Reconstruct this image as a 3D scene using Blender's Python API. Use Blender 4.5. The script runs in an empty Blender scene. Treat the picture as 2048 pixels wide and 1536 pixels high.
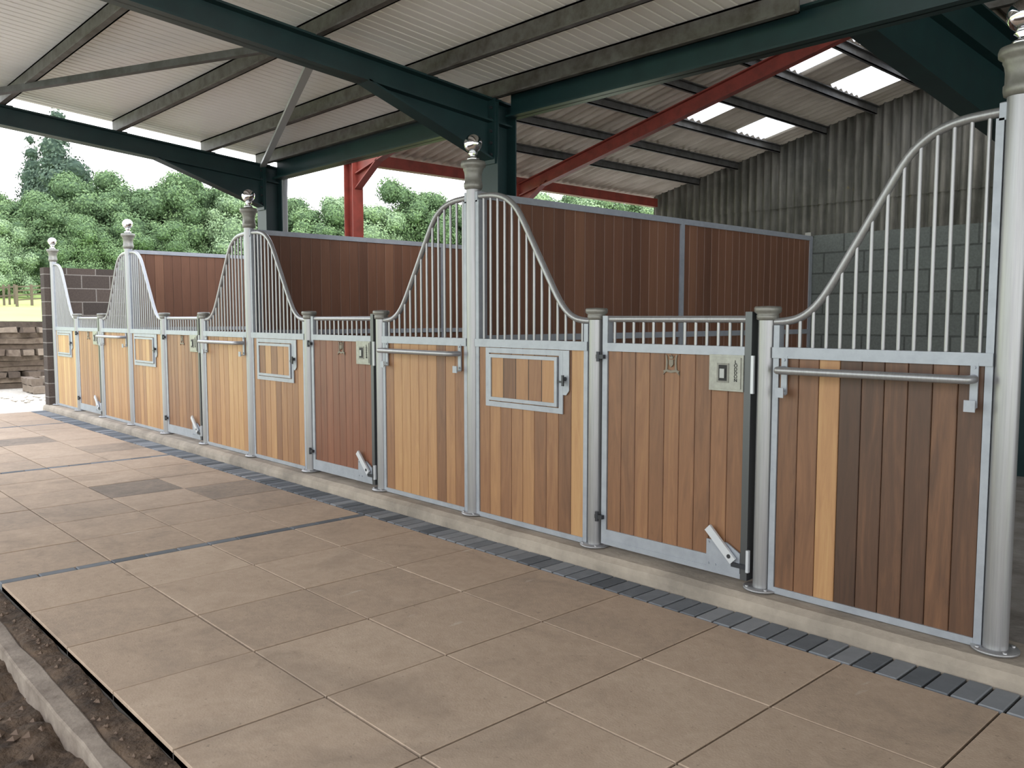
import bpy, math, random
from mathutils import Vector, Matrix
from mathutils import noise as mn
R = random.Random(7)
C = bpy.context.scene.collection
CAMD = 3.96      # camera distance from stall front line
GZ = 1.54        # camera height over paving
# ------------------------------------------------------------------ materials
def mat(name, base=(.5,.5,.5), rough=.5, metal=0.0, tintramp=None, noise=None, bump=None, mixcol=None, nscale=(1,1,1), spec=.5, tintnoise=0.0, fine=0.0, dist=.6, pos=(.34,.68)):
    m = bpy.data.materials.new(name); m.use_nodes = True
    nt = m.node_tree; N = nt.nodes; L = nt.links
    b = N['Principled BSDF']
    b.inputs['Base Color'].default_value = (*base,1); b.inputs['Roughness'].default_value = rough
    b.inputs['Metallic'].default_value = metal; b.inputs['Specular IOR Level'].default_value = spec
    tc = N.new('ShaderNodeTexCoord'); mp = N.new('ShaderNodeMapping'); mp.inputs['Scale'].default_value = nscale
    L.new(tc.outputs['Object'], mp.inputs['Vector'])
    vec = mp.outputs['Vector']
    if tintramp:
        at = N.new('ShaderNodeAttribute'); at.attribute_name = 'tint'
        sc = N.new('ShaderNodeMath'); sc.operation='MULTIPLY'; sc.inputs[1].default_value = 37.0
        L.new(at.outputs['Fac'], sc.inputs[0])
        ad = N.new('ShaderNodeVectorMath'); ad.operation='ADD'
        L.new(vec, ad.inputs[0]); L.new(sc.outputs[0], ad.inputs[1]); vec = ad.outputs[0]
        nz = N.new('ShaderNodeTexNoise'); nz.inputs['Scale'].default_value = noise or 1; nz.inputs['Detail'].default_value = 7; nz.inputs['Distortion'].default_value = dist
        nz.inputs['Roughness'].default_value=.6
        L.new(vec, nz.inputs['Vector'])
        ma = N.new('ShaderNodeMath'); ma.operation='MULTIPLY_ADD'; ma.inputs[1].default_value = tintnoise; ma.inputs[2].default_value = -tintnoise*.5
        L.new(nz.outputs['Fac'], ma.inputs[0])
        s2 = N.new('ShaderNodeMath'); s2.operation='ADD'; L.new(ma.outputs[0], s2.inputs[0]); L.new(at.outputs['Fac'], s2.inputs[1])
        fac = s2.outputs[0]
        if fine:
            n3 = N.new('ShaderNodeTexNoise'); n3.inputs['Scale'].default_value = 9; n3.inputs['Detail'].default_value = 8; n3.inputs['Roughness'].default_value=.7
            L.new(vec, n3.inputs['Vector'])
            m3 = N.new('ShaderNodeMath'); m3.operation='MULTIPLY_ADD'; m3.inputs[1].default_value = fine; m3.inputs[2].default_value=-fine*.5
            L.new(n3.outputs['Fac'], m3.inputs[0]); a3=N.new('ShaderNodeMath'); L.new(m3.outputs[0],a3.inputs[0]); L.new(fac,a3.inputs[1]); fac=a3.outputs[0]
        cr = N.new('ShaderNodeValToRGB'); els = cr.color_ramp.elements
        els[0].position = tintramp[0][0]; els[0].color = (*tintramp[0][1],1)
        els[1].position = tintramp[-1][0]; els[1].color = (*tintramp[-1][1],1)
        for p,c in tintramp[1:-1]:
            e = els.new(p); e.color = (*c,1)
        L.new(fac, cr.inputs['Fac']); col = cr.outputs['Color']
        L.new(col, b.inputs['Base Color'])
    elif noise:
        nz = N.new('ShaderNodeTexNoise'); nz.inputs['Scale'].default_value = noise; nz.inputs['Detail'].default_value = 8
        nz.inputs['Roughness'].default_value = .62
        L.new(vec, nz.inputs['Vector'])
        cr = N.new('ShaderNodeValToRGB'); cr.color_ramp.elements[0].position=pos[0]; cr.color_ramp.elements[1].position=pos[1]
        cr.color_ramp.elements[0].color = (*(mixcol or base),1); cr.color_ramp.elements[1].color = (*base,1)
        L.new(nz.outputs['Fac'], cr.inputs['Fac']); L.new(cr.outputs['Color'], b.inputs['Base Color'])
    if bump:
        bn = N.new('ShaderNodeTexNoise'); bn.inputs['Scale'].default_value = bump[0]; bn.inputs['Detail'].default_value = 6
        L.new(vec, bn.inputs['Vector'])
        bp = N.new('ShaderNodeBump'); bp.inputs['Strength'].default_value = bump[1]; bp.inputs['Distance'].default_value = bump[2]
        L.new(bn.outputs['Fac'], bp.inputs['Height']); L.new(bp.outputs['Normal'], b.inputs['Normal'])
    return m
def over(m, scale, p0, p1, colr, nscale=(1,1,1), strength=1.0, detail=6, dist=0, rot=0):
    nt=m.node_tree; N=nt.nodes; L=nt.links; b=N['Principled BSDF']; src=b.inputs['Base Color'].links[0].from_socket
    tc=N.new('ShaderNodeTexCoord'); mp=N.new('ShaderNodeMapping'); mp.inputs['Scale'].default_value=nscale; mp.inputs['Rotation'].default_value=(0,0,rot); L.new(tc.outputs['Object'],mp.inputs['Vector'])
    n=N.new('ShaderNodeTexNoise'); n.inputs['Scale'].default_value=scale; n.inputs['Detail'].default_value=detail; n.inputs['Distortion'].default_value=dist; n.inputs['Roughness'].default_value=.65
    L.new(mp.outputs[0],n.inputs['Vector'])
    cr=N.new('ShaderNodeValToRGB'); cr.color_ramp.elements[0].position=p0; cr.color_ramp.elements[1].position=p1; L.new(n.outputs['Fac'],cr.inputs['Fac'])
    k=N.new('ShaderNodeMath'); k.operation='MULTIPLY'; k.inputs[1].default_value=strength; L.new(cr.outputs['Color'],k.inputs[0])
    mx=N.new('ShaderNodeMix'); mx.data_type='RGBA'; mx.inputs[7].default_value=(*colr,1)
    L.new(k.outputs[0],mx.inputs[0]); L.new(src,mx.inputs[6]); L.new(mx.outputs[2],b.inputs['Base Color'])
WOODRAMP=[(0,(.030,.016,.010)),(.25,(.088,.043,.024)),(.5,(.22,.105,.050)),(.75,(.38,.205,.09)),(1,(.52,.34,.15))]
wood = mat('oiled_wood', rough=.45, tintramp=WOODRAMP, noise=1.0, nscale=(14,14,1.3), tintnoise=.38, bump=(1.0,.15,.002), fine=.12, dist=1.8)
wood_red = mat('red_brown_wood', rough=.45, tintramp=[(0,(.03,.012,.008)),(.25,(.085,.032,.017)),(.5,(.19,.068,.033)),(.75,(.30,.12,.055)),(1,(.42,.19,.09))], noise=1.0, nscale=(14,14,1.3), tintnoise=.36, bump=(1.0,.15,.002), fine=.11, dist=1.8)
wood_dark = mat('dark_wood', rough=.5, tintramp=[(0,(.035,.016,.010)),(.3,(.090,.038,.021)),(.6,(.155,.069,.038)),(1,(.25,.125,.07))], noise=1.0, nscale=(15,15,1.1), tintnoise=.34, fine=.10, dist=1.6)
steel = mat('satin_steel',(.37,.37,.375),.36,.62, noise=3, mixcol=(.30,.30,.305), nscale=(40,40,1))
galv = mat('galvanised_light',(.375,.398,.435),.45,.4, noise=14, mixcol=(.315,.337,.372))
chrome = mat('chrome',(.80,.81,.84),.05,1.0)
taupe = mat('taupe_cast',(.235,.23,.205),.42,.35, noise=30, mixcol=(.18,.175,.155))
platem = mat('pale_cast',(.36,.36,.32),.4,.4, noise=30, mixcol=(.28,.28,.25))
crestm = mat('bronze_cast',(.20,.175,.135),.5,.25)
darksteel = mat('dark_edge',(.05,.053,.06),.4,.6)
stilem = mat('shaded_stile',(.11,.115,.12),.38,.7)  # darker than the frame: the stile's shadow side is put into the colour
green = mat('green_paint',(.008,.032,.033),.42,0, noise=5, mixcol=(.005,.022,.024))
red = mat('red_oxide',(.27,.045,.030),.55,0, noise=6, mixcol=(.17,.03,.02))
purl = mat('weathered_purlin',(.14,.135,.125),.55,.3, noise=9, mixcol=(.065,.055,.045))
purl_old = mat('old_purlin',(.10,.10,.098),.6,.1, noise=9, mixcol=(.055,.052,.047))
brace_m = mat('brace_galv',(.40,.42,.42),.45,.5)
sheet = mat('cream_sheet',(.90,.88,.84),.38,0, noise=.9, mixcol=(.82,.79,.74), nscale=(.7,1.2,1))
oldsheet = mat('fibre_cement',(.72,.65,.56),.85,0, noise=2.2, mixcol=(.48,.42,.345), nscale=(.6,2,1), bump=(40,.3,.01))
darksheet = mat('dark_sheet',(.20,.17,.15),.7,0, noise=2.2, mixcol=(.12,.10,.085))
gablem = mat('weathered_corrugated',(.215,.205,.18),.95,0, noise=2.0, mixcol=(.085,.083,.07), nscale=(6,1,.5), bump=(30,.3,.01), spec=.2)
over(gablem,7,.68,.72,(.26,.20,.07),strength=.7)
over(gablem,1.2,.45,.62,(.05,.051,.043),strength=.5)
slab = mat('tan_slab', rough=.95, spec=.15, tintramp=[(0,(.10,.088,.078)),(.28,(.235,.19,.15)),(.55,(.375,.285,.21)),(.78,(.46,.36,.27)),(1,(.60,.51,.41))], noise=1.0, nscale=(2.6,2.6,1), tintnoise=.40, bump=(45,.3,.004), fine=.42, dist=1.2)
over(slab,1.1,.56,.74,(.15,.12,.095),strength=.42,dist=.8)
over(slab,7,.68,.75,(.62,.56,.47),nscale=(1,.22,1),strength=.5,detail=3,rot=.5)
over(slab,2.6,.64,.74,(.13,.10,.075),strength=.35,detail=9,dist=1.2)
over(slab,38,.66,.72,(.11,.09,.075),strength=.4,detail=2)
edging = mat('charcoal_block', rough=1, spec=.05, tintramp=[(0,(.085,.093,.102)),(.5,(.165,.177,.19)),(1,(.26,.27,.28))], noise=1.0, nscale=(12,12,1), tintnoise=.4, bump=(60,.25,.003))
jointm = mat('joint_sand',(.035,.028,.022),.95)
concrete = mat('kerb_concrete',(.40,.345,.28),.95,0, noise=3, mixcol=(.23,.20,.165), bump=(28,.5,.010), spec=.15)
concrete_g = mat('grey_concrete',(.30,.28,.25),.9,0, noise=4, mixcol=(.15,.13,.11), bump=(35,.5,.01))
kerbm = mat('muddy_kerb',(.30,.25,.20),.95,0, noise=5, mixcol=(.11,.08,.06), bump=(35,.5,.01))
soil = mat('dark_soil',(.12,.082,.055),.95,0, noise=7, mixcol=(.04,.028,.02), bump=(25,.8,.03), spec=.2)
gravelm = mat('pale_gravel',(.66,.61,.53),.95,0, noise=20, mixcol=(.42,.38,.32), bump=(30,.5,.03))
bouncem = mat('bounce_ground',(.56,.53,.49),.95,0, noise=2, mixcol=(.46,.44,.41))  # pale neutral tone chosen to bounce light up to the roof
grassm = mat('field_grass',(.50,.62,.20),.9,0, noise=.25, mixcol=(.40,.53,.15))
logm = mat('weathered_timber', rough=.9, tintramp=[(0,(.045,.034,.027)),(.5,(.16,.12,.09)),(1,(.38,.31,.24))], noise=1.0, nscale=(9,9,9), tintnoise=.7, bump=(20,.8,.02))
leafm = mat('leaves', rough=.8, tintramp=[(0,(.085,.135,.075)),(.5,(.15,.23,.11)),(1,(.26,.36,.17))], noise=.3, tintnoise=.4, spec=.1)  # all three leaf materials paled and greyed: distance haze put into the colour
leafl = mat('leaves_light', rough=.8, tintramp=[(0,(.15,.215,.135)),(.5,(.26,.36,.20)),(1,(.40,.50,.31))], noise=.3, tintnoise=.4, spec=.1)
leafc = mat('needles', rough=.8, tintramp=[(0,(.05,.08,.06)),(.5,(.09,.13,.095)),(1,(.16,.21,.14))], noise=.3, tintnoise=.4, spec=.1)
bark = mat('bark',(.10,.075,.05),.9)
white_bit = mat('pale_plate',(.58,.60,.62),.4,.3)
black = mat('black_recess',(.01,.01,.01),.6)
def blockmat(name, c1, c2, mortar, axis, bw, bh, ms):
    m=bpy.data.materials.new(name); m.use_nodes=True; nt=m.node_tree; N=nt.nodes; L=nt.links; b=N['Principled BSDF']; b.inputs['Roughness'].default_value=.9; b.inputs['Specular IOR Level'].default_value=.2
    tc=N.new('ShaderNodeTexCoord'); sp=N.new('ShaderNodeSeparateXYZ'); cb=N.new('ShaderNodeCombineXYZ')
    L.new(tc.outputs['Object'],sp.inputs[0]); L.new(sp.outputs[axis],cb.inputs[0]); L.new(sp.outputs[2],cb.inputs[1])
    br=N.new('ShaderNodeTexBrick'); br.inputs['Scale'].default_value=1; br.inputs['Brick Width'].default_value=bw; br.inputs['Row Height'].default_value=bh
    br.inputs['Mortar Size'].default_value=ms; br.inputs['Mortar Smooth'].default_value=.3
    br.inputs['Color1'].default_value=(*c1,1); br.inputs['Color2'].default_value=(*c2,1); br.inputs['Mortar'].default_value=(*mortar,1)
    L.new(cb.outputs[0],br.inputs['Vector'])
    n=N.new('ShaderNodeTexNoise'); n.inputs['Scale'].default_value=45; n.inputs['Detail'].default_value=5; L.new(tc.outputs['Object'],n.inputs['Vector'])
    mx=N.new('ShaderNodeMix'); mx.data_type='RGBA'; mx.blend_type='MULTIPLY'; mx.inputs[0].default_value=.5
    L.new(br.outputs['Color'],mx.inputs[6]); L.new(n.outputs['Fac'],mx.inputs[7])
    L.new(mx.outputs[2],b.inputs['Base Color'])
    iv=N.new('ShaderNodeMath'); iv.operation='MULTIPLY_ADD'; iv.inputs[1].default_value=-1; iv.inputs[2].default_value=1; L.new(br.outputs['Fac'],iv.inputs[0])
    ad=N.new('ShaderNodeMath'); ad.operation='MULTIPLY_ADD'; ad.inputs[1].default_value=.25; L.new(n.outputs['Fac'],ad.inputs[0]); L.new(iv.outputs[0],ad.inputs[2])
    bp=N.new('ShaderNodeBump'); bp.inputs['Strength'].default_value=.6; bp.inputs['Distance'].default_value=.010; L.new(ad.outputs[0],bp.inputs['Height']); L.new(bp.outputs['Normal'],b.inputs['Normal'])
    return m
blockgrey = blockmat('grey_blockwork',(.20,.22,.20),(.165,.182,.168),(.105,.115,.105),0,.45,.225,.010)
blockdark = blockmat('dark_blockwork',(.11,.085,.072),(.065,.054,.048),(.26,.235,.21),1,.45,.225,.010)
def skylight_mat():
    m=bpy.data.materials.new('translucent_sheet'); m.use_nodes=True; nt=m.node_tree; N=nt.nodes; L=nt.links
    o=N['Material Output']; t=N.new('ShaderNodeBsdfTransparent'); t.inputs[0].default_value=(.97,.98,1,1)
    tr=N.new('ShaderNodeBsdfTranslucent'); tr.inputs[0].default_value=(.98,.98,.98,1)
    mx=N.new('ShaderNodeMixShader'); mx.inputs[0].default_value=.3; L.new(t.outputs[0],mx.inputs[1]); L.new(tr.outputs[0],mx.inputs[2]); L.new(mx.outputs[0],o.inputs[0]); return m
skym = skylight_mat()
# ------------------------------------------------------------------ mesh builder
class MB:
    def __init__(s): s.v=[]; s.f=[]; s.t=[]; s.sm=[]
    def add(s, vs, fs, tint=.5, smooth=False):
        o=len(s.v); s.v+= [tuple(v) for v in vs]
        for f in fs: s.f.append([i+o for i in f]); s.t.append(tint); s.sm.append(smooth)
    def box(s,x0,x1,y0,y1,z0,z1,tint=.5):
        vs=[(x,y,z) for x in (x0,x1) for y in (y0,y1) for z in (z0,z1)]
        s.add(vs,[(0,1,3,2),(4,6,7,5),(0,4,5,1),(2,3,7,6),(0,2,6,4),(1,5,7,3)],tint); return s
    def bbox(s,x0,x1,y0,y1,z0,z1,b=.004,tint=.5):
        vs=[(x0,y0,z0),(x1,y0,z0),(x1,y1,z0),(x0,y1,z0),(x0,y0,z1-b),(x1,y0,z1-b),(x1,y1,z1-b),(x0,y1,z1-b),(x0+b,y0+b,z1),(x1-b,y0+b,z1),(x1-b,y1-b,z1),(x0+b,y1-b,z1)]
        fs=[(0,3,2,1)]+[(i,(i+1)%4,4+(i+1)%4,4+i) for i in range(4)]+[(4+i,4+(i+1)%4,8+(i+1)%4,8+i) for i in range(4)]+[(8,9,10,11)]
        s.add(vs,fs,tint); return s
    def board(s,x0,x1,y0,y1,z0,z1,b=.003,tint=.5):
        pr=[(x0,y0+b),(x0+b,y0),(x1-b,y0),(x1,y0+b),(x1,y1-b),(x1-b,y1),(x0+b,y1),(x0,y1-b)]
        s.prism([(p[0],p[1]) for p in pr],z0,z1,tint); return s
    def prism(s,pts,z0,z1,tint=.5):
        n=len(pts); vs=[(p[0],p[1],z0) for p in pts]+[(p[0],p[1],z1) for p in pts]
        fs=[(i,(i+1)%n,n+(i+1)%n,n+i) for i in range(n)]+[tuple(range(n-1,-1,-1)),tuple(range(n,2*n))]
        s.add(vs,fs,tint); return s
    def prism_y(s,pts,y0,y1,tint=.5):
        n=len(pts); vs=[(p[0],y0,p[1]) for p in pts]+[(p[0],y1,p[1]) for p in pts]
        fs=[(i,(i+1)%n,n+(i+1)%n,n+i) for i in range(n)]+[tuple(range(n-1,-1,-1)),tuple(range(n,2*n))]
        s.add(vs,fs,tint); return s
    def prism_x(s,pts,x0,x1,tint=.5):
        n=len(pts); vs=[(x0,p[0],p[1]) for p in pts]+[(x1,p[0],p[1]) for p in pts]
        fs=[(i,(i+1)%n,n+(i+1)%n,n+i) for i in range(n)]+[tuple(range(n-1,-1,-1)),tuple(range(n,2*n))]
        s.add(vs,fs,tint); return s
    def bar(s,p0,p1,w,h,tint=.5,up=(0,0,1)):
        p0=Vector(p0);p1=Vector(p1);d=(p1-p0).normalized();side=d.cross(Vector(up)).normalized();u=side.cross(d).normalized()
        vs=[]
        for p in (p0,p1):
            for a,b in((-1,-1),(1,-1),(1,1),(-1,1)): vs.append(p+side*a*w/2+u*b*h/2)
        s.add(vs,[(0,1,2,3),(4,7,6,5),(0,4,5,1),(1,5,6,2),(2,6,7,3),(3,7,4,0)],tint); return s
    def ibeam(s,p0,p1,depth,width,t=.014,up=(0,0,1)):
        p0=Vector(p0);p1=Vector(p1);d=(p1-p0).normalized();side=d.cross(Vector(up)).normalized();u=side.cross(d).normalized()
        s.bar(p0,p1,t*.7,depth,up=up)
        for sg in(-1,1): s.bar(p0+u*sg*(depth/2-t/2),p1+u*sg*(depth/2-t/2),width,t,up=up)
        return s
    def tube(s,pts,r,n=12,cap=True,tint=.5):
        pts=[Vector(p) for p in pts]; vs=[]; fs=[]
        prev=None
        for i,p in enumerate(pts):
            d=(pts[min(i+1,len(pts)-1)]-pts[max(i-1,0)]).normalized()
            if prev is None:
                a=Vector((0,0,1)) if abs(d.z)<.9 else Vector((1,0,0)); u=d.cross(a).normalized()
            else: u=(prev-d*prev.dot(d)).normalized()
            prev=u; w=d.cross(u)
            for k in range(n):
                t=2*math.pi*k/n; vs.append(p+u*math.cos(t)*r+w*math.sin(t)*r)
        for i in range(len(pts)-1):
            for k in range(n): fs.append((i*n+k,i*n+(k+1)%n,(i+1)*n+(k+1)%n,(i+1)*n+k))
        s.add(vs,fs,tint,True)
        if cap:
            s.add(vs[:n],[tuple(range(n-1,-1,-1))],tint); s.add(vs[-n:],[tuple(range(n))],tint)
        return s
    def lathe(s,prof,n=24,c=(0,0),smooth=True,tint=.5):
        vs=[];fs=[]
        for r,z in prof:
            for k in range(n):
                t=2*math.pi*k/n; vs.append((c[0]+r*math.cos(t),c[1]+r*math.sin(t),z))
        for i in range(len(prof)-1):
            for k in range(n): fs.append((i*n+k,i*n+(k+1)%n,(i+1)*n+(k+1)%n,(i+1)*n+k))
        s.add(vs,fs,tint,smooth); return s
    def ball(s,c,r,n=24,m=14):
        return s.lathe([(r*math.sin(math.pi*i/m)+1e-5,c[2]-r*math.cos(math.pi*i/m)) for i in range(m+1)],n,(c[0],c[1]))
    def build(s,name,m,parent=None,loc=(0,0,0)):
        me=bpy.data.meshes.new(name); me.from_pydata(s.v,[],s.f)
        a=me.attributes.new('tint','FLOAT','FACE'); a.data.foreach_set('value',s.t)
        me.polygons.foreach_set('use_smooth',s.sm); me.materials.append(m); me.update()
        o=bpy.data.objects.new(name,me); C.objects.link(o); o.location=loc
        if parent: o.parent=parent
        return o
def tag(o,label,cat,group=None):
    o['label']=label; o['category']=cat
    if group: o['group']=group
    return o
def thing(name,label,cat,loc=(0,0,0),rz=0,group=None):
    o=bpy.data.objects.new(name,None); C.objects.link(o); o.location=loc; o.rotation_euler=(0,0,rz); o.empty_display_size=.1
    return tag(o,label,cat,group)
def struct(o): o['kind']='structure'; return o
def curvez(t,K):
    for i in range(len(K)-1):
        if t<=K[i+1][0]+1e-9: break
    p0=K[max(i-1,0)];p1=K[i];p2=K[i+1];p3=K[min(i+2,len(K)-1)]
    h=p2[0]-p1[0]; u=(t-p1[0])/h
    m1=(p2[1]-p0[1])/(p2[0]-p0[0]); m2=(p3[1]-p1[1])/(p3[0]-p1[0]) if p3[0]!=p1[0] else 0
    return (2*u**3-3*u**2+1)*p1[1]+(u**3-2*u**2+u)*h*m1+(-2*u**3+3*u**2)*p2[1]+(u**3-u**2)*h*m2
# ------------------------------------------------------------------ stall fronts
PZ=.10
PX=[-1.165]+[-(1.118+1.1785*i) for i in range(1,13)]
def px_(i): return PX[i]
def mid(i): return (PX[i]+PX[i+1])/2
def wsc(i): return (abs(PX[i+1]-PX[i])-.094)/1.104
ORD=['first','second','third','fourth','fifth','sixth','seventh','eighth']
tall_lab={0:'tallest-looking steel post with cast collar, nearest the camera at the right edge',
 3:'tall steel ball-topped post beside the nearest feed hatch, in front of the thick green column',
 6:'tall steel post with chrome ball finial between the second feed hatch and third blanket rail',
 9:'tall steel post with chrome ball finial between the third feed hatch and farthest blanket rail',
 12:'farthest tall steel post with ball finial, against the dark block end wall'}
low_lab={1:'short capped steel post on the latch side of the nearest stable door',2:'short capped steel post on the hinge side of the nearest stable door',
 4:'short capped steel post on the latch side of the second stable door',5:'short capped steel post on the hinge side of the second stable door',
 7:'short capped steel post on the latch side of the third stable door',8:'short capped steel post on the hinge side of the third stable door',
 10:'short capped steel post on the latch side of the farthest stable door',11:'short capped steel post on the hinge side of the farthest stable door'}
for i in range(13):
    tall=i%3==0
    t=thing('stall_post',tall_lab[i] if tall else low_lab[i],'post',(px_(i),0,PZ),0,'tall finial posts' if tall else 'short capped posts')
    r=.05 if tall else .046
    MB().tube([(0,0,.012),(0,0,2.38 if tall else 1.45)],r,28).build('post_tube',steel,t)
    b=MB().lathe([(.001,0),(.095,0),(.095,.010),(r,.012)],28)
    for k in range(4):
        a=math.pi/4+k*math.pi/2; b.lathe([(.009,.010),(.009,.018),(.001,.018)],8,(.078*math.cos(a),.078*math.sin(a)))
    b.build('base_plate',steel,t)
    if tall:
        MB().lathe([(.05,2.35),(.063,2.355),(.067,2.375),(.067,2.395),(.061,2.402),(.061,2.45),(.065,2.475),(.072,2.49),(.072,2.50),(.088,2.512),(.090,2.53),(.084,2.548),(.03,2.555),(.001,2.555)],32).build('capital',taupe,t)
        f=MB().lathe([(.032,2.553),(.044,2.560),(.044,2.572),(.024,2.580),(.020,2.590),(.036,2.602),(.030,2.616),(.018,2.624)],24); f.ball((0,0,2.675),.066); f.build('ball_finial',chrome,t)
    else:
        MB().lathe([(.046,1.425),(.056,1.43),(.057,1.452),(.053,1.456),(.068,1.468),(.070,1.488),(.064,1.497),(.001,1.500)],32).build('post_cap',taupe,t)
KC=[(0,2.30),(.1,2.297),(.2,2.288),(.28,2.262),(.34,2.222),(.4,2.155),(.5,1.975),(.6,1.785),(.72,1.565),(.78,1.485),(.84,1.44),(.9,1.422),(1,1.415)]
def boards(x0,x1,z0,z1,bias,spread,y0=-.018,y1=.018,tints=None,n=9,seed=0):
    rr=random.Random(seed); b=MB(); w=(x1-x0)/n
    for k in range(n):
        tt=tints[k%len(tints)] if tints else min(.98,max(.02,bias+rr.uniform(-spread,spread)))
        b.board(x0+k*w+.0014,x0+(k+1)*w-.0014,y0,y1,z0,z1,b=.004,tint=tt)
    b.box(x0,x1,y0+.012,y1-.012,z0,z1,.02)
    return b
def grille(t,sgn):
    pts=[]; 
    for k in range(45):
        f=.04+.92*k/44; pts.append((sgn*(.6-1.2*f),0,curvez(f,KC)))
    g=MB().tube(pts,.021,14).build('grille_rail',steel,t)
    nb=14
    for k in range(nb):
        x=-.52+(k+.5)*(1.04/nb); f=(.6-sgn*x)/1.2
        MB().tube([(x,0,1.285),(x,0,curvez(f,KC)-.012)],.0095,10,cap=False).build('grille_bar',steel,g)
    MB().bbox(sgn*.545-.018,sgn*.545+.018,-.024,.024,2.26,2.335).build('rail_bracket',galv,g)
def panelframe(t,sgn):
    f=MB()
    for sg in(-1,1):
        top=2.27 if sg==sgn else 1.40
        f.box(sg*.532-.017,sg*.532+.017,-.024,.024,0,top)
    f.box(-.515,.515,-.026,.026,0,.034)
    f.box(-.55,.55,-.034,.034,1.232,1.288)
    f.build('panel_frame',galv,t)
def blanket_rail(t):
    z=1.175; y=-.125
    P=[(-.475,-.034,z)]
    for k in range(7):
        a=math.pi/2*k/6; P.append((-.475+.03-.03*math.cos(a)-.0,y+.03-.03*math.sin(a),z))
    for k in range(7):
        a=math.pi/2*k/6; P.append((.475-.03+.03*math.sin(a),y+.03-.03*math.cos(a),z))
    P.append((.475,-.034,z))
    r=MB().tube(P,.019,16).build('blanket_rail',steel,t)
    for x in(-.475,.475):
        b=MB().box(x-.017,x+.017,-.036,-.026,1.05,1.245)
        for zz in(1.07,1.225): b.tube([(x,-.036,zz),(x,-.042,zz)],.007,8)
        b.build('rail_bracket',galv,r)
        h=MB().box(x-.012,x+.012,-.075,-.03,1.045,1.052).box(x-.024,x+.024,-.082,-.075,1.035,1.085); h.build('hook',galv,r)
def hatch(t,bias,seed):
    x0,x1,z0,z1=-.432,.336,.815,1.228
    f=MB(); w=.036
    f.box(x0,x1,-.03,-.022,z0,z0+w).box(x0,x1,-.03,-.022,z1-w,z1).box(x0,x0+w,-.03,-.022,z0+w,z1-w).box(x1-w,x1,-.03,-.022,z0+w,z1-w)
    f.prism_y([(x1-.002,.94),(x1+.03,.94),(x1+.055,.97),(x1+.055,1.228),(x1-.002,1.228)],-.029,-.023)
    fr=f.build('hatch_frame',galv,t)
    boards(x0+w+.03,x1-w-.03,z0+w+.03,z1-w-.03,bias,.2,-.034,-.020,seed=seed,n=5).build('hatch_boards',wood,fr)
    d=MB(); a0,a1,b0,b1=x0+w+.008,x1-w-.008,z0+w+.008,z1-w-.008; v=.024
    d.box(a0,a1,-.042,-.020,b0,b0+v).box(a0,a1,-.042,-.020,b1-v,b1).box(a0,a0+v,-.042,-.020,b0+v,b1-v).box(a1-v,a1,-.042,-.020,b0+v,b1-v)
    d.build('hatch_door_frame',galv,fr)
    l=MB().tube([(x1+.022,-.03,1.045),(x1+.022,-.05,1.045)],.014,12); l.box(x1+.014,x1+.03,-.058,-.048,1.0,1.07); l.box(x1-.03,x1+.02,-.054,-.048,1.02,1.032)
    l.build('hatch_latch',darksteel,fr)
pan={0:('dark boarded panel with blanket rail and rising barred grille at the right edge',.2,.1),
 2:('boarded panel with the nearest feed hatch, right of the first whole ball-topped post',.56,.24),
 3:('boarded panel with the second blanket rail, left of the first whole ball-topped post',.60,.18),
 5:('boarded panel with the second feed hatch, left of the red-brown second door',.62,.16),
 6:('boarded panel with the third blanket rail, right of the third door',.72,.14),
 8:('boarded panel with the third feed hatch, left of the third door',.70,.14),
 9:('boarded panel with the fourth and farthest blanket rail',.72,.14),
 11:('golden boarded panel with the farthest feed hatch, beside the block end wall',.86,.10)}
P0T=[.36,.42,.76,.15,.24,.28,.23,.33,.26]
P2T=[.54,.66,.50,.60,.66,.46,.54,.40,.80]
for i,(lab,bias,spr) in pan.items():
    sgn=1 if i%3==0 else -1
    t=thing('stall_front_panel',lab,'stall panel',(mid(i),0,PZ),0,'fixed stall front panels'); t.scale=(wsc(i),1,1)
    boards(-.515,.515,.034,1.232,bias,spr,tints=P0T if i==0 else (P2T if i==2 else None),seed=i*11+3).build('boards',wood,t)
    panelframe(t,sgn); grille(t,sgn)
    if i%3==0: blanket_rail(t)
    else: hatch(t,bias,i+50)
def text_mesh(body,size):
    cu=bpy.data.curves.new('lettering','FONT'); cu.body=body; cu.size=size; cu.extrude=.0012; cu.align_x='CENTER'; cu.space_line=.75
    o=bpy.data.objects.new('lettering',cu); C.objects.link(o)
    dg=bpy.context.evaluated_depsgraph_get(); me=bpy.data.meshes.new_from_object(o.evaluated_get(dg))
    bpy.data.objects.remove(o); me.materials.clear(); me.materials.append(black); return me
TM=text_mesh('\n'.join('LODDON'),.026)
doorl={1:'nearest stable door of mid brown boards with crest, lock plate and kick latch',4:'second stable door along, of deep red-brown boards',
 7:'third stable door along, brown boards, between the third feed hatch and third blanket rail',10:'farthest and smallest-looking stable door, near the end wall'}
dbias={1:.50,4:.50,7:.54,10:.62}
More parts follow.
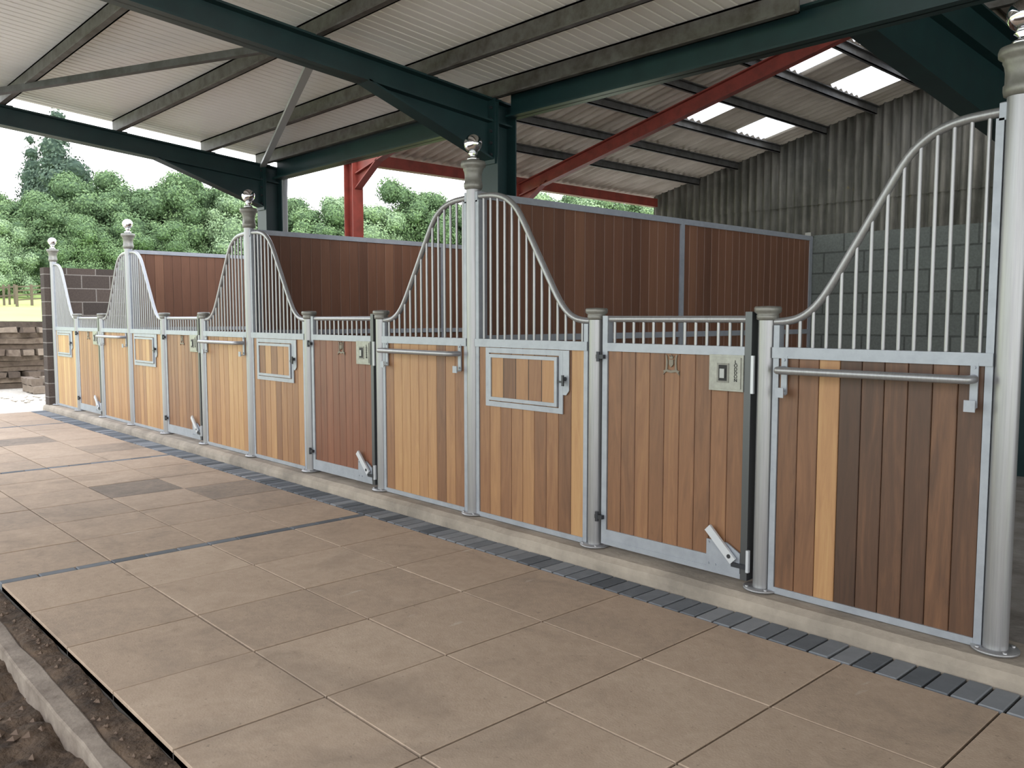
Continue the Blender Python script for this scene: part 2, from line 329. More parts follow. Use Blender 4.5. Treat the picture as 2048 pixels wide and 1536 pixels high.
for i,lab in doorl.items():
    t=thing('stable_door',lab,'door',(mid(i),0,PZ),0,'stable doors'); t.scale=(wsc(i),1,1)
    boards(-.485,.485,.125,1.235,dbias[i],.08,seed=i*7,n=9).build('boards',wood_red if i==4 else wood,t)
    f=MB()
    f.box(-.525,-.485,-.026,.026,.03,1.45)
    f.box(-.485,.485,-.027,.027,.055,.125); f.box(-.485,.485,-.030,-.026,.030,.062)
    f.box(-.485,.485,-.032,.032,1.235,1.285); f.build('door_frame',galv,t)
    MB().box(.487,.528,-.034,.034,.03,1.47).build('closing_stile',stilem,t)
    g=MB().tube([(-.485,0,1.43),(.485,0,1.43)],.02,14).build('top_rail',steel,t)
    for k in range(13):
        x=-.485+(k+.5)*.97/13; MB().tube([(x,0,1.285),(x,0,1.415)],.009,10,cap=False).build('bar',steel,g)
    p=MB().box(.270,.485,-.040,-.018,1.045,1.240).box(.284,.471,-.046,-.040,1.059,1.226).build('lock_plate',platem,t)
    MB().box(.325,.400,-.049,-.046,1.09,1.195).build('lock_recess',taupe,p)
    MB().box(.337,.388,-.051,-.049,1.10,1.185).build('recess_slot',black,p)
    h=MB().box(.348,.377,-.058,-.050,1.115,1.165).build('lock_lever',steel,p)
    lt=bpy.data.objects.new('lettering',TM); C.objects.link(lt); lt.parent=p; lt.location=(.442,-.0475,1.195); lt.rotation_euler=(math.pi/2,0,0)
    c=MB()
    c.prism_y([(-.015,1.20),(.015,1.20),(.015,1.172),(.0,1.156),(-.015,1.172)],-.028,-.018)
    c.prism_y([(-.010,1.205),(.010,1.205),(.015,1.224),(.005,1.214),(0,1.23),(-.005,1.214),(-.015,1.224)],-.026,-.018)
    for sg in(-1,1):
        c.prism_y([(sg*.028,1.142),(sg*.025,1.19),(sg*.032,1.224),(sg*.042,1.228),(sg*.037,1.206),(sg*.036,1.175),(sg*.040,1.144)],-.026,-.018)
        c.prism_y([(0,1.138),(0,1.124),(sg*.035,1.130),(sg*.058,1.112),(sg*.050,1.126),(sg*.058,1.134),(sg*.035,1.144)],-.026,-.018)
    c.build('crest',crestm,t)
    k=MB().prism_y([(.27,.06),(.485,.06),(.485,.17),(.40,.215),(.27,.215)],-.036,-.026); 
    for (xx,zz) in((.285,.20),(.285,.08),(.33,.08)): k.tube([(xx,-.036,zz),(xx,-.041,zz)],.006,8)
    kp=k.build('kick_latch',galv,t)
    MB().bar((.288,-.052,.285),(.455,-.052,.125),.016,.045,up=(0,0,1)).build('kick_lever',white_bit,kp)
    MB().tube([(.43,-.062,.15),(.43,-.036,.15)],.012,12).box(.44,.53,-.052,-.040,.095,.118).build('kick_pivot',darksteel,kp)
    MB().box(.532,.548,-.045,-.03,1.04,1.24).box(.53,.545,-.05,-.03,.08,.2).build('strike_plate',white_bit,t)
    for zz in(.20,1.20):
        MB().tube([(-.545,-.045,zz-.03),(-.545,-.045,zz+.03)],.012,12).box(-.56,-.50,-.05,-.026,zz-.012,zz+.012).build('hinge',darksteel,t)
# partitions
PH=2.34
for i,lab in((3,'long dark boarded partition behind the first whole ball-topped post, nearest the camera'),(6,'dark boarded partition between the second and third stalls'),(9,'dark boarded partition behind the third feed hatch, farthest of the three')):
    x=px_(i); t=thing('stall_partition',lab,'partition',(x,.06,PZ),0,'boarded stall partitions')
    rr=random.Random(i); b=MB(); n=40; L=4.87
    for k in range(n):
        y0=.03+k*(L-.06)/n; y1=.03+(k+1)*(L-.06)/n
        if k==n//2: y0+=.03
        if k==n//2-1: y1-=.03
        tt=min(1,max(0,rr.choice([.40,.44,.48,.5,.52,.56,.68])+rr.uniform(-.04,.04)))
        pr=[(-.018,y0+.006),(-.014,y0+.001),(.014,y0+.001),(.018,y0+.006),(.018,y1-.006),(.014,y1-.001),(-.014,y1-.001),(-.018,y1-.006)]
        b.prism(pr,.03,PH-.05,tt)
    b.build('boards',wood_dark,t)
    f=MB().box(-.03,.03,0,L,PH-.05,PH).box(-.03,.03,0,L,0,.03)
    for yy in(.015,L/2,L-.03): f.box(-.03,.03,yy-.028 if yy>.1 else 0,yy+.028,.03,PH-.05)
    f.box(.018,.034,.04,L-.05,1.26,1.31)
    f.build('partition_frame',galv,t)
    MB().box(-.035,.035,L-.06,L+.01,PH,PH+.04).build('end_cap',taupe,t)
# ------------------------------------------------------------------ ground, paving
b=MB(); dk=MB()
def D2Y(D): return D-CAMD
rows=[1.08,1.7025,2.325,2.9475,3.57]
segs=[(-2.82,5.5),(5.575,9.44),(9.515,13.38),(13.455,15.4)]
special=[(7.9,2.75,.26),(11.8,2.74,.28),(7.3,3.2,.36),(10.6,3.3,.40)]
for (a0,a1) in segs:
    n=round((a1-a0)/.64); w=(a1-a0)/n
    for k in range(n):
        for j in range(4):
            s0,s1=a0+k*w,a0+(k+1)*w; d0,d1=rows[j],rows[j+1]
            tt=R.uniform(.52,.66)
            if s0>5.5: tt=R.uniform(.46,.58)
            for (ss,dd,v) in special:
                if s0<=ss<s1 and d0<=dd<d1: tt=v
            g=.0050; dz=R.uniform(-.0015,.0015)
            b.bbox(-s1+g,-s0-g,D2Y(d0)+g,D2Y(d1)-g,-.04,dz,.0025,tt)
b.build('floor',slab); fl=bpy.data.objects['floor']; struct(fl)
struct(MB().box(-15.4,2.9,D2Y(1.085),D2Y(3.80),-.08,-.014).build('floor_joints',jointm))
for a in(5.5,9.44,13.38):
    for k in range(12):
        d0=1.08+k*.2075; dk.bbox(-a-.075+.003,-a-.003,D2Y(d0)+.004,D2Y(d0+.2075)-.004,-.04,.001,.005,R.uniform(.2,.6))
k=-2.7
while k<15.4:
    dk.bbox(-k-.103+.006,-k-.006,D2Y(3.578),D2Y(3.79),-.04,.002+R.uniform(-.002,.002),.004,R.uniform(.1,.9)); k+=.103
struct(dk.build('trim_1',edging))
pl=MB(); nx=320; vs=[]
for i in range(nx+1):
    x=-15.6+(15.6-.90)*i/nx
    a=.009*mn.noise((x*3,0,0))+.005*mn.noise((x*17,0,2)); c=.006*mn.noise((x*5,7,0))
    vs+=[(x,-.166+a,-.05),(x,-.160+a,.036),(x,-.150+a*1.6,.068+c),(x,-.112+a,.093+c*.3),(x,.16,.10),(x,.16,-.05)]
fs=[(i*6+j,(i+1)*6+j,(i+1)*6+j+1,i*6+j+1) for i in range(nx) for j in range(5)]+[(0,1,2,3,4,5),tuple(nx*6+k for k in(5,4,3,2,1,0))]
pl.add(vs,fs,.5)
struct(pl.build('trim_2',concrete))
struct(MB().box(-15.5,9,.16,4.95,-.05,.085).build('floor_stalls',concrete_g))
kb=MB(); vs=[]; nk=160
for i in range(nk+1):
    x=-16+17.5*i/nk; a=.008*mn.noise((x*2.3,0,5))+.004*mn.noise((x*11,0,6)); z=-.045+.008*mn.noise((x*3,9,0))
    vs+=[(x,D2Y(.875)+a,-.25),(x,D2Y(.878)+a,z-.006),(x,D2Y(.887)+a,z),(x,D2Y(.958)-a,z),(x,D2Y(.966)-a,z-.006),(x,D2Y(.97)-a,-.25)]
kb.add(vs,[(i*6+j,(i+1)*6+j,(i+1)*6+j+1,i*6+j+1) for i in range(nk) for j in range(5)]); struct(kb.build('trim_3',kerbm))
def grid(x0,x1,y0,y1,nx,ny,fz):
    m=MB(); vs=[(x0+(x1-x0)*i/nx,y0+(y1-y0)*j/ny) for j in range(ny+1) for i in range(nx+1)]
    vs=[(x,y,fz(x,y)) for x,y in vs]
    m.add(vs,[(j*(nx+1)+i,j*(nx+1)+i+1,(j+1)*(nx+1)+i+1,(j+1)*(nx+1)+i) for j in range(ny) for i in range(nx)],.5,True); return m
def sz(x,y):
    z=.045*mn.noise((x*3,y*3,0))+.03*mn.noise((x*11,y*11,3))
    return (-.045+z*.5) if y>D2Y(.96) else (-.12+z)
so=grid(-9,1.5,-6,D2Y(1.082),300,110,sz)
struct(so.build('ground_soil',soil))
def gh(x,y):
    r=math.hypot(x,y+CAMD); z=-.35
    if r>22: z+=(min(r,26)-22)*.06
    if r>23: z+=(r-23)*.077
    if r>66: z-=(r-66)*.03
    return z+ (0 if r<18 else .08*mn.noise((x*.1,y*.1,0)))
struct(grid(-130,12,-70,120,142,190,gh).build('ground_field',grassm))
struct(grid(-25,-15.5,-8,9,40,60,lambda x,y:-.06+.02*mn.noise((x*2,y*2,0))).build('ground_gravel',gravelm))
struct(MB().box(-22,14,-34,-5.9,-.4,-.16).box(-16,-8.9,-6,D2Y(1.08),-.4,-.10).box(-18,12,5.1,17,-.4,-.12).build('ground_bounce',bouncem))  # unseen ground added to bounce neutral light under the roofs
st=MB()
for k in range(300):
    x=-R.uniform(1.6,7.5); inner=R.random()>.7; y=D2Y(R.uniform(.975,1.06)) if inner else D2Y(R.uniform(.1,.86)); r=R.uniform(.006,.028) if not inner else R.uniform(.004,.014)
    z=-.055 if inner else -.13
    vs=[]
    for p in[(1,0,0),(-1,0,0),(0,1,0),(0,-1,0),(0,0,1),(0,0,-1)]: 
        q=r*R.uniform(.7,1.3); vs.append((x+p[0]*q,y+p[1]*q,z+.02+p[2]*q*.8))
    st.add(vs,[(0,2,4),(2,1,4),(1,3,4),(3,0,4),(2,0,5),(1,2,5),(3,1,5),(0,3,5)],.5)
o=st.build('soil_clods',mat('clod',(.13,.09,.065),.95)); tag(o,'loose clods of brown soil and small stones beside the concrete kerb','soil clods'); o['kind']='stuff'
tf=MB(); rr=random.Random(4)
for k in range(22):
    a=rr.uniform(0,6.28); l=rr.uniform(.05,.13); x,y,z=-3.35,D2Y(.52),-.10
    tf.tube([(x,y,z),(x+math.cos(a)*l*.5,y+math.sin(a)*l*.5,z+.035),(x+math.cos(a)*l,y+math.sin(a)*l,z+rr.uniform(0,.03))],.0015,5)
o=tf.build('straw_tuft',mat('straw',(.45,.38,.26),.8)); tag(o,'small dry straw tuft lying on the dark soil at lower left','straw')
# ------------------------------------------------------------------ walls
struct(MB().box(-4.85,9,4.95,5.15,0,2.45).build('wall_back',blockgrey))
WX=PX[12]-.10
struct(MB().box(WX-.22,WX,-.12,5.0,-.1,2.36).build('wall_left',blockdark))
# ------------------------------------------------------------------ new roof
def Zr(y): return 3.235+.088*(.54-y)
Y0,Y1=-5.6,.78
def ribbed(xa,xb,y0,y1,zf,period=.09,dep=.005):
    m=MB(); n=int((xb-xa)/period); prof=[]
    for k in range(n):
        x=xa+k*period; prof+=[(x,0),(x+period*.70,0),(x+period*.76,dep),(x+period*.94,dep)]
    prof.append((xb,0)); vs=[]
    for y in(y0,y1):
        for x,d in prof: vs.append((x,y,zf(y)+d))
    q=len(prof); m.add(vs,[(i,i+1,q+i+1,q+i) for i in range(q-1)],.5); 
    m.add([(xa,y0,zf(y0)+.05),(xb,y0,zf(y0)+.05),(xb,y1,zf(y1)+.05),(xa,y1,zf(y1)+.05)],[(0,1,2,3)]); return m
struct(ribbed(-9.12,-2.35,Y0,Y1,lambda y:Zr(y)+.145).build('ceiling',sheet))
def Zn(y): return 3.80+.045*(4.7-y)
struct(ribbed(-2.6,10,Y0,8.2,lambda y:Zn(y)+.145,.2,.03).build('ceiling_rear',darksheet))  # near end run on out of view to keep sun off the partitions
def frame(s,label,ycol):
    x=-s; t=thing('portal_frame',label,'steel frame',(x,ycol,0),0,'green steel portal frames')
    zt=Zr(ycol)
    c=MB(); c.box(-.105,.105,-.10,-.088,0,zt-.02); c.box(-.105,.105,.088,.10,0,zt-.02); c.box(-.005,.005,-.088,.088,0,zt-.02)
    c.build('column',green,t)
    r=MB(); ya=Y0+.1; dz=-.09
    r.ibeam((0,ya-ycol,Zr(ya)+dz),(0,.10,Zr(ycol+.1)+dz),.18,.14,.014); r.build('rafter',green,t)
    L=1.15; h=MB(); y1=-.10; y0=-.10-L; za=Zr(ycol+y0)-.17; zb=Zr(ycol+y1)-.17
    h.prism_x([(y1,zb),(y0,za),(y1,zb-.29)],-.006,.006); h.bar((0,y0,za-.005),(0,y1,zb-.295),.14,.014)
    h.box(-.085,.085,y1-.014,y1,zb-.33,zb+.18); h.build('haunch',green,t)
    bo=MB()
    for k in range(5):
        for sg in(-1,1): bo.tube([(sg*.05,y1-.03,zb-.26+k*.09),(sg*.05,y1-.012,zb-.26+k*.09)],.012,8)
    bo.build('bolts',darksteel,t)
frame(5.05,'green steel portal frame with haunch, its column behind the first whole ball-topped post',.60)
frame(8.90,'far green steel portal frame at the open end of the cream roof',.60)
t=thing('portal_frame','dark green steel frame running back over the nearest stall, top right','steel frame',(-2.42,4.75,0),0,'green steel portal frames')
MB().box(-.10,.10,-.10,-.088,0,3.7).box(-.10,.10,.088,.10,0,3.7).box(-.005,.005,-.088,.088,0,3.7).build('column',green,t)
MB().ibeam((0,Y0-4.6,Zn(Y0)-.15),(0,.1,Zn(4.85)-.15),.30,.17,.016).build('rafter',green,t)
ya,yb=-3.95,-.10; za,zb=Zn(.8)-.30,Zn(4.65)-.30
MB().prism_x([(yb,zb+.02),(ya,za+.02),(ya,3.34),(yb,2.96)],-.006,.006).bar((0,ya,3.335),(0,yb,2.955),.17,.016).prism_x([(ya,za+.02),(ya-1.3,Zn(-.5)-.29),(ya,3.34)],-.006,.006).build('haunch',green,t)
eb=MB().ibeam((-1.2,.64,3.20),(-4.94,.64,3.20),.20,.13,.014).build('eaves_beam',green); tag(eb,'green eaves beam from the thick green column to the top right frame','beam')
eb=MB().ibeam((-5.16,.64,3.18),(-8.78,.64,3.18),.20,.13,.014).build('eaves_beam',green); tag(eb,'green eaves beam between the two green columns','beam')
gm=MB(); pts=[(.80+.055*math.cos(a),3.22-.075*math.sin(a)) for a in[math.pi*k/8 for k in range(9)]]; 
gm.prism_x(pts,-9.15,-2.6); tag(gm.build('gutter',mat('gutter_grey',(.46,.51,.51),.4)),'grey half-round gutter along the edge of the cream roof','gutter')
dp=MB().tube([(-9.0,.84,3.15),(-9.02,.84,2.98),(-9.33,1.0,1.6),(-9.33,1.0,.1)],.04,14).build('downpipe',mat('pipe_grey',(.30,.31,.31),.5)); tag(dp,'slanting grey downpipe left of the red column','pipe')
pn=['nearest the eaves','second from the eaves','third from the eaves','fourth from the eaves','fifth from the eaves']
for k,y in enumerate([.52,-.11,-1.01,-2.01,-3.01]):
    z=Zr(y); x0=-9.05; x1=-2.45
    p=MB().box(x0,x1,y-.006,y+.006,z,z+.142).box(x0,x1,y-.006,y+.05,z+.13,z+.142).box(x0,x1,y-.05,y+.006,z,z+.012)
    t=tag(p.build('roof_purlin',purl),'steel purlin under the cream roof, '+pn[k],'purlin','cream roof purlins')
    c=MB()
    for xx in(-8.9,-5.05): c.box(xx-.05,xx+.05,y+.006,y+.014,z,z+.12); c.box(xx-.05,xx+.05,y+.006,y+.07,z,z+.008)
    c.build('cleat',darksteel,t)
for k,y in enumerate([.6,1.9,3.2,4.5]):
    z=Zn(y); p=MB().box(-2.45,5,y-.006,y+.006,z,z+.142).box(-2.45,5,y-.05,y+.006,z,z+.012)
    tag(p.build('roof_purlin',purl),['first','second','third','last'][k]+' dark purlin over the nearest stall, counted from the front','purlin','rear roof purlins')
br=MB().bar((-5.1,-1.05,Zr(-1.05)-.02),(-8.85,-2.35,Zr(-2.35)-.02),.05,.05); tag(br.build('roof_brace',purl_old),'dark diagonal brace crossing under the cream roof to the left edge','brace')
br=MB().bar((-5.15,-.95,Zr(-.95)-.02),(-8.85,.50,Zr(.5)-.02),.06,.03); tag(br.build('roof_brace',brace_m),'pale galvanised diagonal brace running down to the far green column','brace')
# ------------------------------------------------------------------ old barn
SE=9.1
def Zo(s): return 3.65+.22*(SE-s)
YB0,YB1=1.75,7.94
sky=[(6.10,6.72,4.95,5.80,'left of the lower pair of roof lights'),(6.10,6.72,6.60,7.42,'right of the lower pair of roof lights'),
(4.60,5.26,4.90,5.75,'lower left of the upper four roof lights'),(3.86,4.50,5.0,5.80,'upper left of the upper four roof lights'),
(4.60,5.26,6.50,7.30,'lower right of the upper four roof lights'),(3.86,4.50,6.60,7.35,'upper right of the upper four roof lights')]
def corr_piece(m,s0,s1,y0,y1,dz=0):
    P=.15; n=max(2,int((y1-y0)/(P/8))); vs=[]
    for s in(s0,s1):
        for k in range(n+1):
            y=y0+(y1-y0)*k/n; vs.append((-s,y,Zo(s)+dz+.022*math.sin(2*math.pi*y/P)))
    m.add(vs,[(k,k+1,n+2+k,n+1+k) for k in range(n)],.5,True)
rf=MB()
sb=[9.35,7.9,6.72,6.10,5.26,4.60,4.50,3.86,2.5,1.2]
for a,c in zip(sb[:-1],sb[1:]):
    cuts=[q for q in sky if abs(q[0]-c)<1e-6 and abs(q[1]-a)<1e-6]
    ys=YB0
    for q in sorted(cuts,key=lambda q:q[2]): corr_piece(rf,c,a,ys,q[2]); ys=q[3]
    corr_piece(rf,c,a,ys,YB1+.1)
struct(rf.build('ceiling_barn',oldsheet))
for q in sky:
    m=MB(); corr_piece(m,q[0],q[1],q[2],q[3],0); tag(m.build('roof_light',skym),'bright translucent sheet in the old barn roof, '+q[4],'roof light','barn roof lights')
g=MB(); P=.13; n=int(8.9/(P/8)); vs=[]
for z in(0,3.3):
    for k in range(n+1):
        s=.4+8.75*k/n; vs.append((-s,YB1+.032*math.sin(2*math.pi*s/P),z))
g.add(vs,[(k,k+1,n+2+k,n+1+k) for k in range(n)],.5,True)
vs=[]
for z in(3.2,'t'):
    for k in range(n+1):
        s=.4+8.75*k/n; vs.append((-s,YB1-.016+.032*math.sin(2*math.pi*s/P),Zo(s)-.01 if z=='t' else z))
g.add(vs,[(k,k+1,n+2+k,n+1+k) for k in range(n)],.5,True)
g.box(-.4,9,YB1,YB1+.1,0,4)
struct(g.build('wall_gable',gablem))
for k in range(9):
    s=8.2-.73*k; z=Zo(s)-.03
    p=MB().box(-s-.006,-s+.006,YB0,YB1-.03,z-.10,z).box(-s-.006,-s+.05,YB0,YB1-.03,z-.012,z).box(-s-.04,-s+.006,YB0,YB1-.03,z-.10,z-.088)
    tag(p.build('barn_purlin',purl_old),'steel purlin under the old corrugated roof, '+(ORD+['ninth','tenth'])[k]+' up from the barn eaves','purlin','old barn purlins')
eo=MB().box(-9.16,-9.04,YB0,YB1-.03,3.44,3.58).build('barn_eaves_beam',red); tag(eo,'dark red eaves beam along the low edge of the old barn roof','beam')
for y,lab in((1.83,'red steel barn frame whose column stands between the two green columns'),(4.60,'red steel barn frame with long rafter rising to the right')):
    t=thing('red_portal_frame',lab,'steel frame',(-9.1,y,0),0,'red steel barn frames')
    MB().box(-.10,-.088,-.075,.075,0,3.5).box(.088,.10,-.075,.075,0,3.5).box(-.088,.088,-.005,.005,0,3.5).build('column',red,t)
    dz=-.24
    MB().ibeam((.10,0,3.65-.022+dz),(7.6,0,3.65+.22*7.6+dz),.18,.10,.014).build('rafter',red,t)
    MB().prism_y([(.10,3.3),(.10,3.12),(.65,3.46)],-.006,.006).bar((.10,0,3.12),(.65,0,3.46),.10,.014).build('haunch',red,t)
# ------------------------------------------------------------------ timber pile
def timber(loc,rz,l=2.4,w=.24,h=.15,tint=.5,lab='',grp='stacked timbers'):
    m=MB(); n=6; vs=[]
    for k in range(n+1):
        x=-l/2+l*k/n; j=lambda:R.uniform(-.014,.014)
        for a,c in((-1,-1),(1,-1),(1,1),(-1,1)): vs.append((x,a*w/2+j(),c*h/2+j()))
    fs=[(0,1,2,3),(4*n+3,4*n+2,4*n+1,4*n)]
    for k in range(n):
        for q in range(4): fs.append((k*4+q,(k+1)*4+q,(k+1)*4+(q+1)%4,k*4+(q+1)%4))
    m.add(vs,fs,tint); o=m.build('timber_beam',logm,None,loc); o.rotation_euler=(0,0,rz); tag(o,lab,'timber',grp); return o
labL='weathered timber laid crosswise in the stack beyond the end wall'
labE='weathered timber in the stack beyond the end wall, its sawn end towards the camera'
z=-.05
for lay in range(12):
    h=R.uniform(.118,.135); z+=h/2
    if lay%4!=2:
        for k in range(3): timber((-21.6-.4*k+R.uniform(-.08,.08),.35+R.uniform(-.4,.3),z),math.pi/2+R.uniform(-.07,.07),2.5,.22,h-.002,R.uniform(.1,.8),labL)
    else:
        for k in range(8): timber((-22.0+R.uniform(-.15,.15),-.85+.31*k+R.uniform(-.03,.03),z),R.uniform(-.04,.04),R.uniform(1.4,1.7),.24,h-.002,R.uniform(.2,1),labE)
    z+=h/2
for k in range(4): timber((-20.0-(k//2)*.1,.75+(k%2)*.36,.03+.15*(k//2)),R.uniform(-.1,.1),.9,.22,.14,R.uniform(.6,1),'short pale timber offcut lying in front of the timber stack','timber offcuts')
rb=MB()
for k in range(120):
    x=-R.uniform(17.6,19.3); y=R.uniform(-1.2,1.6); r=R.uniform(.02,.06); vs=[]
    for p in[(1,0,0),(-1,0,0),(0,1,0),(0,-1,0),(0,0,1),(0,0,-1)]:
        q=r*R.uniform(.6,1.3); vs.append((x+p[0]*q,y+p[1]*q,-.04+p[2]*q*.7))
    rb.add(vs,[(0,2,4),(2,1,4),(1,3,4),(3,0,4),(2,0,5),(1,2,5),(3,1,5),(0,3,5)],.5)
o=rb.build('rubble',gravelm); tag(o,'pale rubble and wood chips on the gravel before the timber stack','rubble'); o['kind']='stuff'
# ------------------------------------------------------------------ trees, fence
def at(pxl,r):
    a=(pxl-1024)/1680; s=.731-.682*a; D=.682+.731*a; n=math.hypot(s,D); return -s/n*r, D/n*r-CAMD
def crown(blobs,n,q,seed):
    rr=random.Random(seed); b=MB(); tot=sum(r*r for *_,r in blobs)
    for (cx,cy,cz,r) in blobs:
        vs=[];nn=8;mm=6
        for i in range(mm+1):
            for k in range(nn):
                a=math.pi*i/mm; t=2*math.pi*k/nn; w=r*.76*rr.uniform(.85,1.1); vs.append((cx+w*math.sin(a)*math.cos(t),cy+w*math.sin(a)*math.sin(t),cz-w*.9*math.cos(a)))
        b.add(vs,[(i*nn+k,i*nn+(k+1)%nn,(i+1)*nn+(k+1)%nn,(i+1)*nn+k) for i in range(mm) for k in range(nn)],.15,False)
        bt=rr.uniform(-.12,.12)
        for k in range(int(n*r*r/tot)):
            u=rr.uniform(-1,1); t=rr.uniform(0,2*math.pi); sq=math.sqrt(1-u*u); d=Vector((sq*math.cos(t),sq*math.sin(t),u))
            p=Vector((cx,cy,cz))+Vector((d.x,d.y,d.z*.9))*r*rr.uniform(.80,1.12)
            e=(d+Vector((rr.uniform(-1,1),rr.uniform(-1,1),rr.uniform(-1,1)))*.55).normalized(); a=e.orthogonal().normalized(); c=e.cross(a); s=q*rr.uniform(.5,1.3)
            ang=rr.uniform(0,3.14); a2=a*math.cos(ang)+c*math.sin(ang); c2=e.cross(a2)
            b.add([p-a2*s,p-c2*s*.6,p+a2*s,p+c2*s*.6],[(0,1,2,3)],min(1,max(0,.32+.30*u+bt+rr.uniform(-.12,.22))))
    return b
def make_tree(kind,seed):
    rr=random.Random(seed); t=bpy.data.objects.new('broadleaf_tree' if kind!='c' else 'conifer_tree',None); C.objects.link(t)
    if kind=='c':
        bl=[(rr.uniform(-.3,.3),rr.uniform(-.3,.3),2+k*1.15,max(.4,3.0-k*.255)) for k in range(11)]
        bl+=[(rr.uniform(-2,2),rr.uniform(-2,2),rr.uniform(3,9),1.1) for k in range(10)]
        crown(bl,14000,.14,seed).build('crown',leafc,t)
    else:
        bl=[(0,0,5.8,2.4),(0,0,3,2.8)]
        for k in range(36):
            a=rr.uniform(0,6.28); z=rr.uniform(1.2,9.3); w=3.6 if z<5 else 3.6*math.sqrt(max(.02,(9.7-z)/4.7))
            bl.append((w*math.cos(a)*rr.uniform(.5,1),w*math.sin(a)*rr.uniform(.5,1),z,rr.uniform(.6,1.35)))
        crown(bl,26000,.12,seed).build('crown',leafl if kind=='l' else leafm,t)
    MB().tube([(0,0,-.6),(0,0,4)],.28,10).build('trunk',bark,t)
    return t
protos={'a':make_tree('b',1),'b':make_tree('b',5),'d':make_tree('b',12),'l':make_tree('l',9),'c':make_tree('c',3)}
used=set()
def put(kind,pxl,r,sc,label,rz,group):
    p=protos[kind]
    if kind in used:
        o=p.copy(); C.objects.link(o)
        for ch in p.children: c=ch.copy(); C.objects.link(c); c.parent=o
    else: o=p; used.add(kind)
    x,y=at(pxl,r); o.location=(x,y,gh(x,y)-.2); o.rotation_euler=(0,0,rz); o.scale=(sc,sc,sc*(1.0+.06*math.sin(pxl))); tag(o,label,'tree',group); return o
G='woodland trees beyond the field'
GL='green broadleaf tree in the continuous wood beyond the field'
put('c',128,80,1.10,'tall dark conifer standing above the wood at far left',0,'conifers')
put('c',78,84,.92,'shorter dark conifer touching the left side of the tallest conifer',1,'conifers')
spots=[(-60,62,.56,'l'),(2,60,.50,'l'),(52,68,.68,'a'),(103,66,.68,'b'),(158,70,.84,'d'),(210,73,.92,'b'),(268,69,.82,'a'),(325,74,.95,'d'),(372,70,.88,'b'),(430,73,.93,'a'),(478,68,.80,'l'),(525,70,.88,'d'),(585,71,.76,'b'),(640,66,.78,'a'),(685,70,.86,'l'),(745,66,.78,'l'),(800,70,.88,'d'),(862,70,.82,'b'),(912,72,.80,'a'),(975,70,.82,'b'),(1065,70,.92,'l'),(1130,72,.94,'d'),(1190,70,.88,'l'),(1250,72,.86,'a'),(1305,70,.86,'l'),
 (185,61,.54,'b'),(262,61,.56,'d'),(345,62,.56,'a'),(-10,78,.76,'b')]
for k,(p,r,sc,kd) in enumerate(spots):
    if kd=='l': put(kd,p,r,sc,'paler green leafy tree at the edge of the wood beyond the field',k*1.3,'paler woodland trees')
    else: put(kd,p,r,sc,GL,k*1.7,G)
wm=mat('fence_wood',(.13,.10,.075),.9)
x0,y0=at(38,52); x1,y1=at(96,54)
t=thing('field_gate','five-barred wooden field gate at the foot of the wood, far left','gate',(x0,y0,gh(x0,y0)))
d=Vector((x1-x0,y1-y0,0)); gz=gh(x1,y1)-gh(x0,y0)
for f in(0,.5,1): MB().box(d.x*f-.06,d.x*f+.06,d.y*f-.06,d.y*f+.06,-.1,1.15+gz*f).build('gate_post',wm,t)
for zz in(.35,.6,.85,1.05): MB().bar((0,0,zz),(d.x,d.y,zz+gz),.04,.07).build('gate_rail',wm,t)
x0,y0=at(-60,50); x1,y1=at(34,54); d=Vector((x1-x0,y1-y0,0)); gz=gh(x1,y1)-gh(x0,y0)
t=thing('field_fence','post and rail fence left of the field gate','fence',(x0,y0,gh(x0,y0)))
for k in range(9):
    f=k/8; MB().box(d.x*f-.05,d.x*f+.05,d.y*f-.05,d.y*f+.05,-.1,1.1+gz*f).build('fence_post',wm,t)
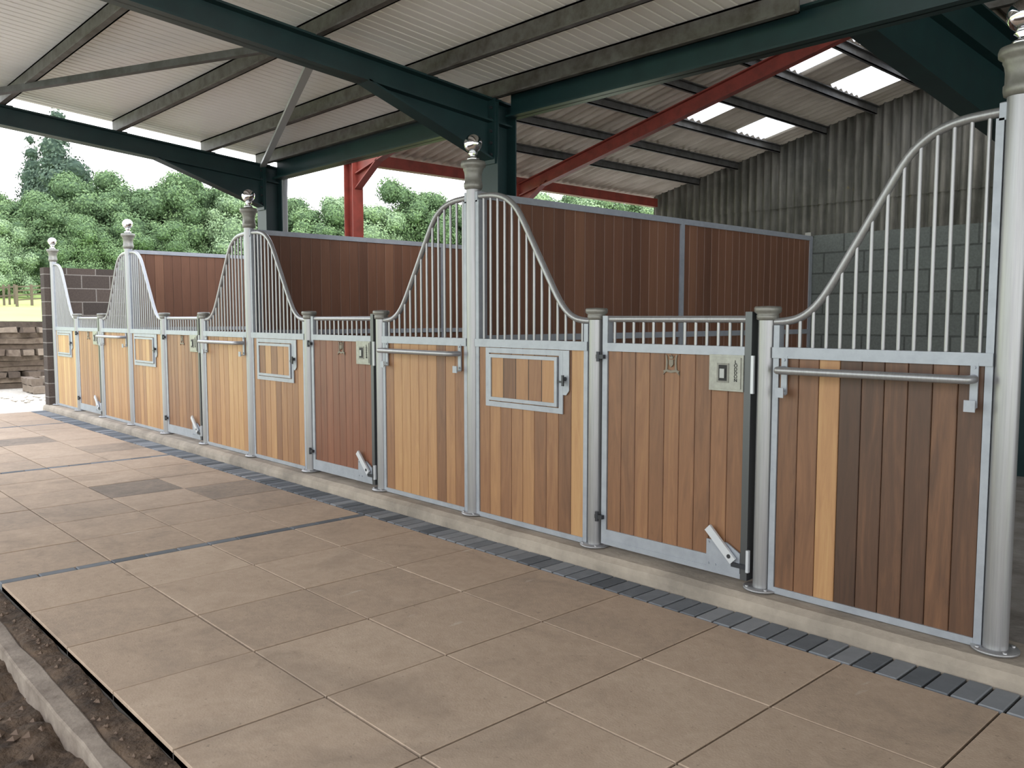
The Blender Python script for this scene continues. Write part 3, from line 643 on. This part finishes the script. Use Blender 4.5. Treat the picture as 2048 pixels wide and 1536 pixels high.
for zz in(.5,.95): MB().bar((0,0,zz),(d.x,d.y,zz+gz),.04,.08).build('fence_rail',wm,t)
# ------------------------------------------------------------------ light, sky, camera
w=bpy.data.worlds.new('World'); bpy.context.scene.world=w; w.use_nodes=True; N=w.node_tree.nodes; L=w.node_tree.links
bg=N['Background']; bg.inputs['Strength'].default_value=3.2
tc=N.new('ShaderNodeTexCoord'); sp=N.new('ShaderNodeSeparateXYZ'); L.new(tc.outputs['Generated'],sp.inputs[0])
cr=N.new('ShaderNodeValToRGB'); cr.color_ramp.elements[0].position=0; cr.color_ramp.elements[0].color=(.97,.99,1,1); cr.color_ramp.elements[1].position=.7; cr.color_ramp.elements[1].color=(.60,.72,.95,1)
L.new(sp.outputs[2],cr.inputs['Fac'])
nz=N.new('ShaderNodeTexNoise'); nz.inputs['Scale'].default_value=2.2; nz.inputs['Detail'].default_value=5; L.new(tc.outputs['Generated'],nz.inputs['Vector'])
c2=N.new('ShaderNodeValToRGB'); c2.color_ramp.elements[0].position=.42; c2.color_ramp.elements[1].position=.62; L.new(nz.outputs['Fac'],c2.inputs['Fac'])
mx=N.new('ShaderNodeMix'); mx.data_type='RGBA'; L.new(c2.outputs['Color'],mx.inputs[0]); L.new(cr.outputs['Color'],mx.inputs[6]); mx.inputs[7].default_value=(1,1,1,1)
L.new(mx.outputs[2],bg.inputs['Color'])
sd=bpy.data.lights.new('sun','SUN'); sd.energy=1.5; sd.angle=.45; sd.color=(1,.95,.86); so_=bpy.data.objects.new('sun',sd); C.objects.link(so_)
el=math.radians(28); dirv=Vector((-math.cos(el)*.98,math.cos(el)*.2,-math.sin(el))); so_.rotation_euler=dirv.to_track_quat('-Z','Y').to_euler()
cd=bpy.data.cameras.new('camera'); cd.sensor_width=36; cd.lens=1680/2048*36; cd.clip_end=500
cam=bpy.data.objects.new('camera',cd); C.objects.link(cam); cam.location=(0,-CAMD,GZ); cam.rotation_euler=(math.radians(90-4.53),0,math.radians(47))
bpy.context.scene.camera=cam
bpy.context.scene.view_settings.view_transform='Standard'
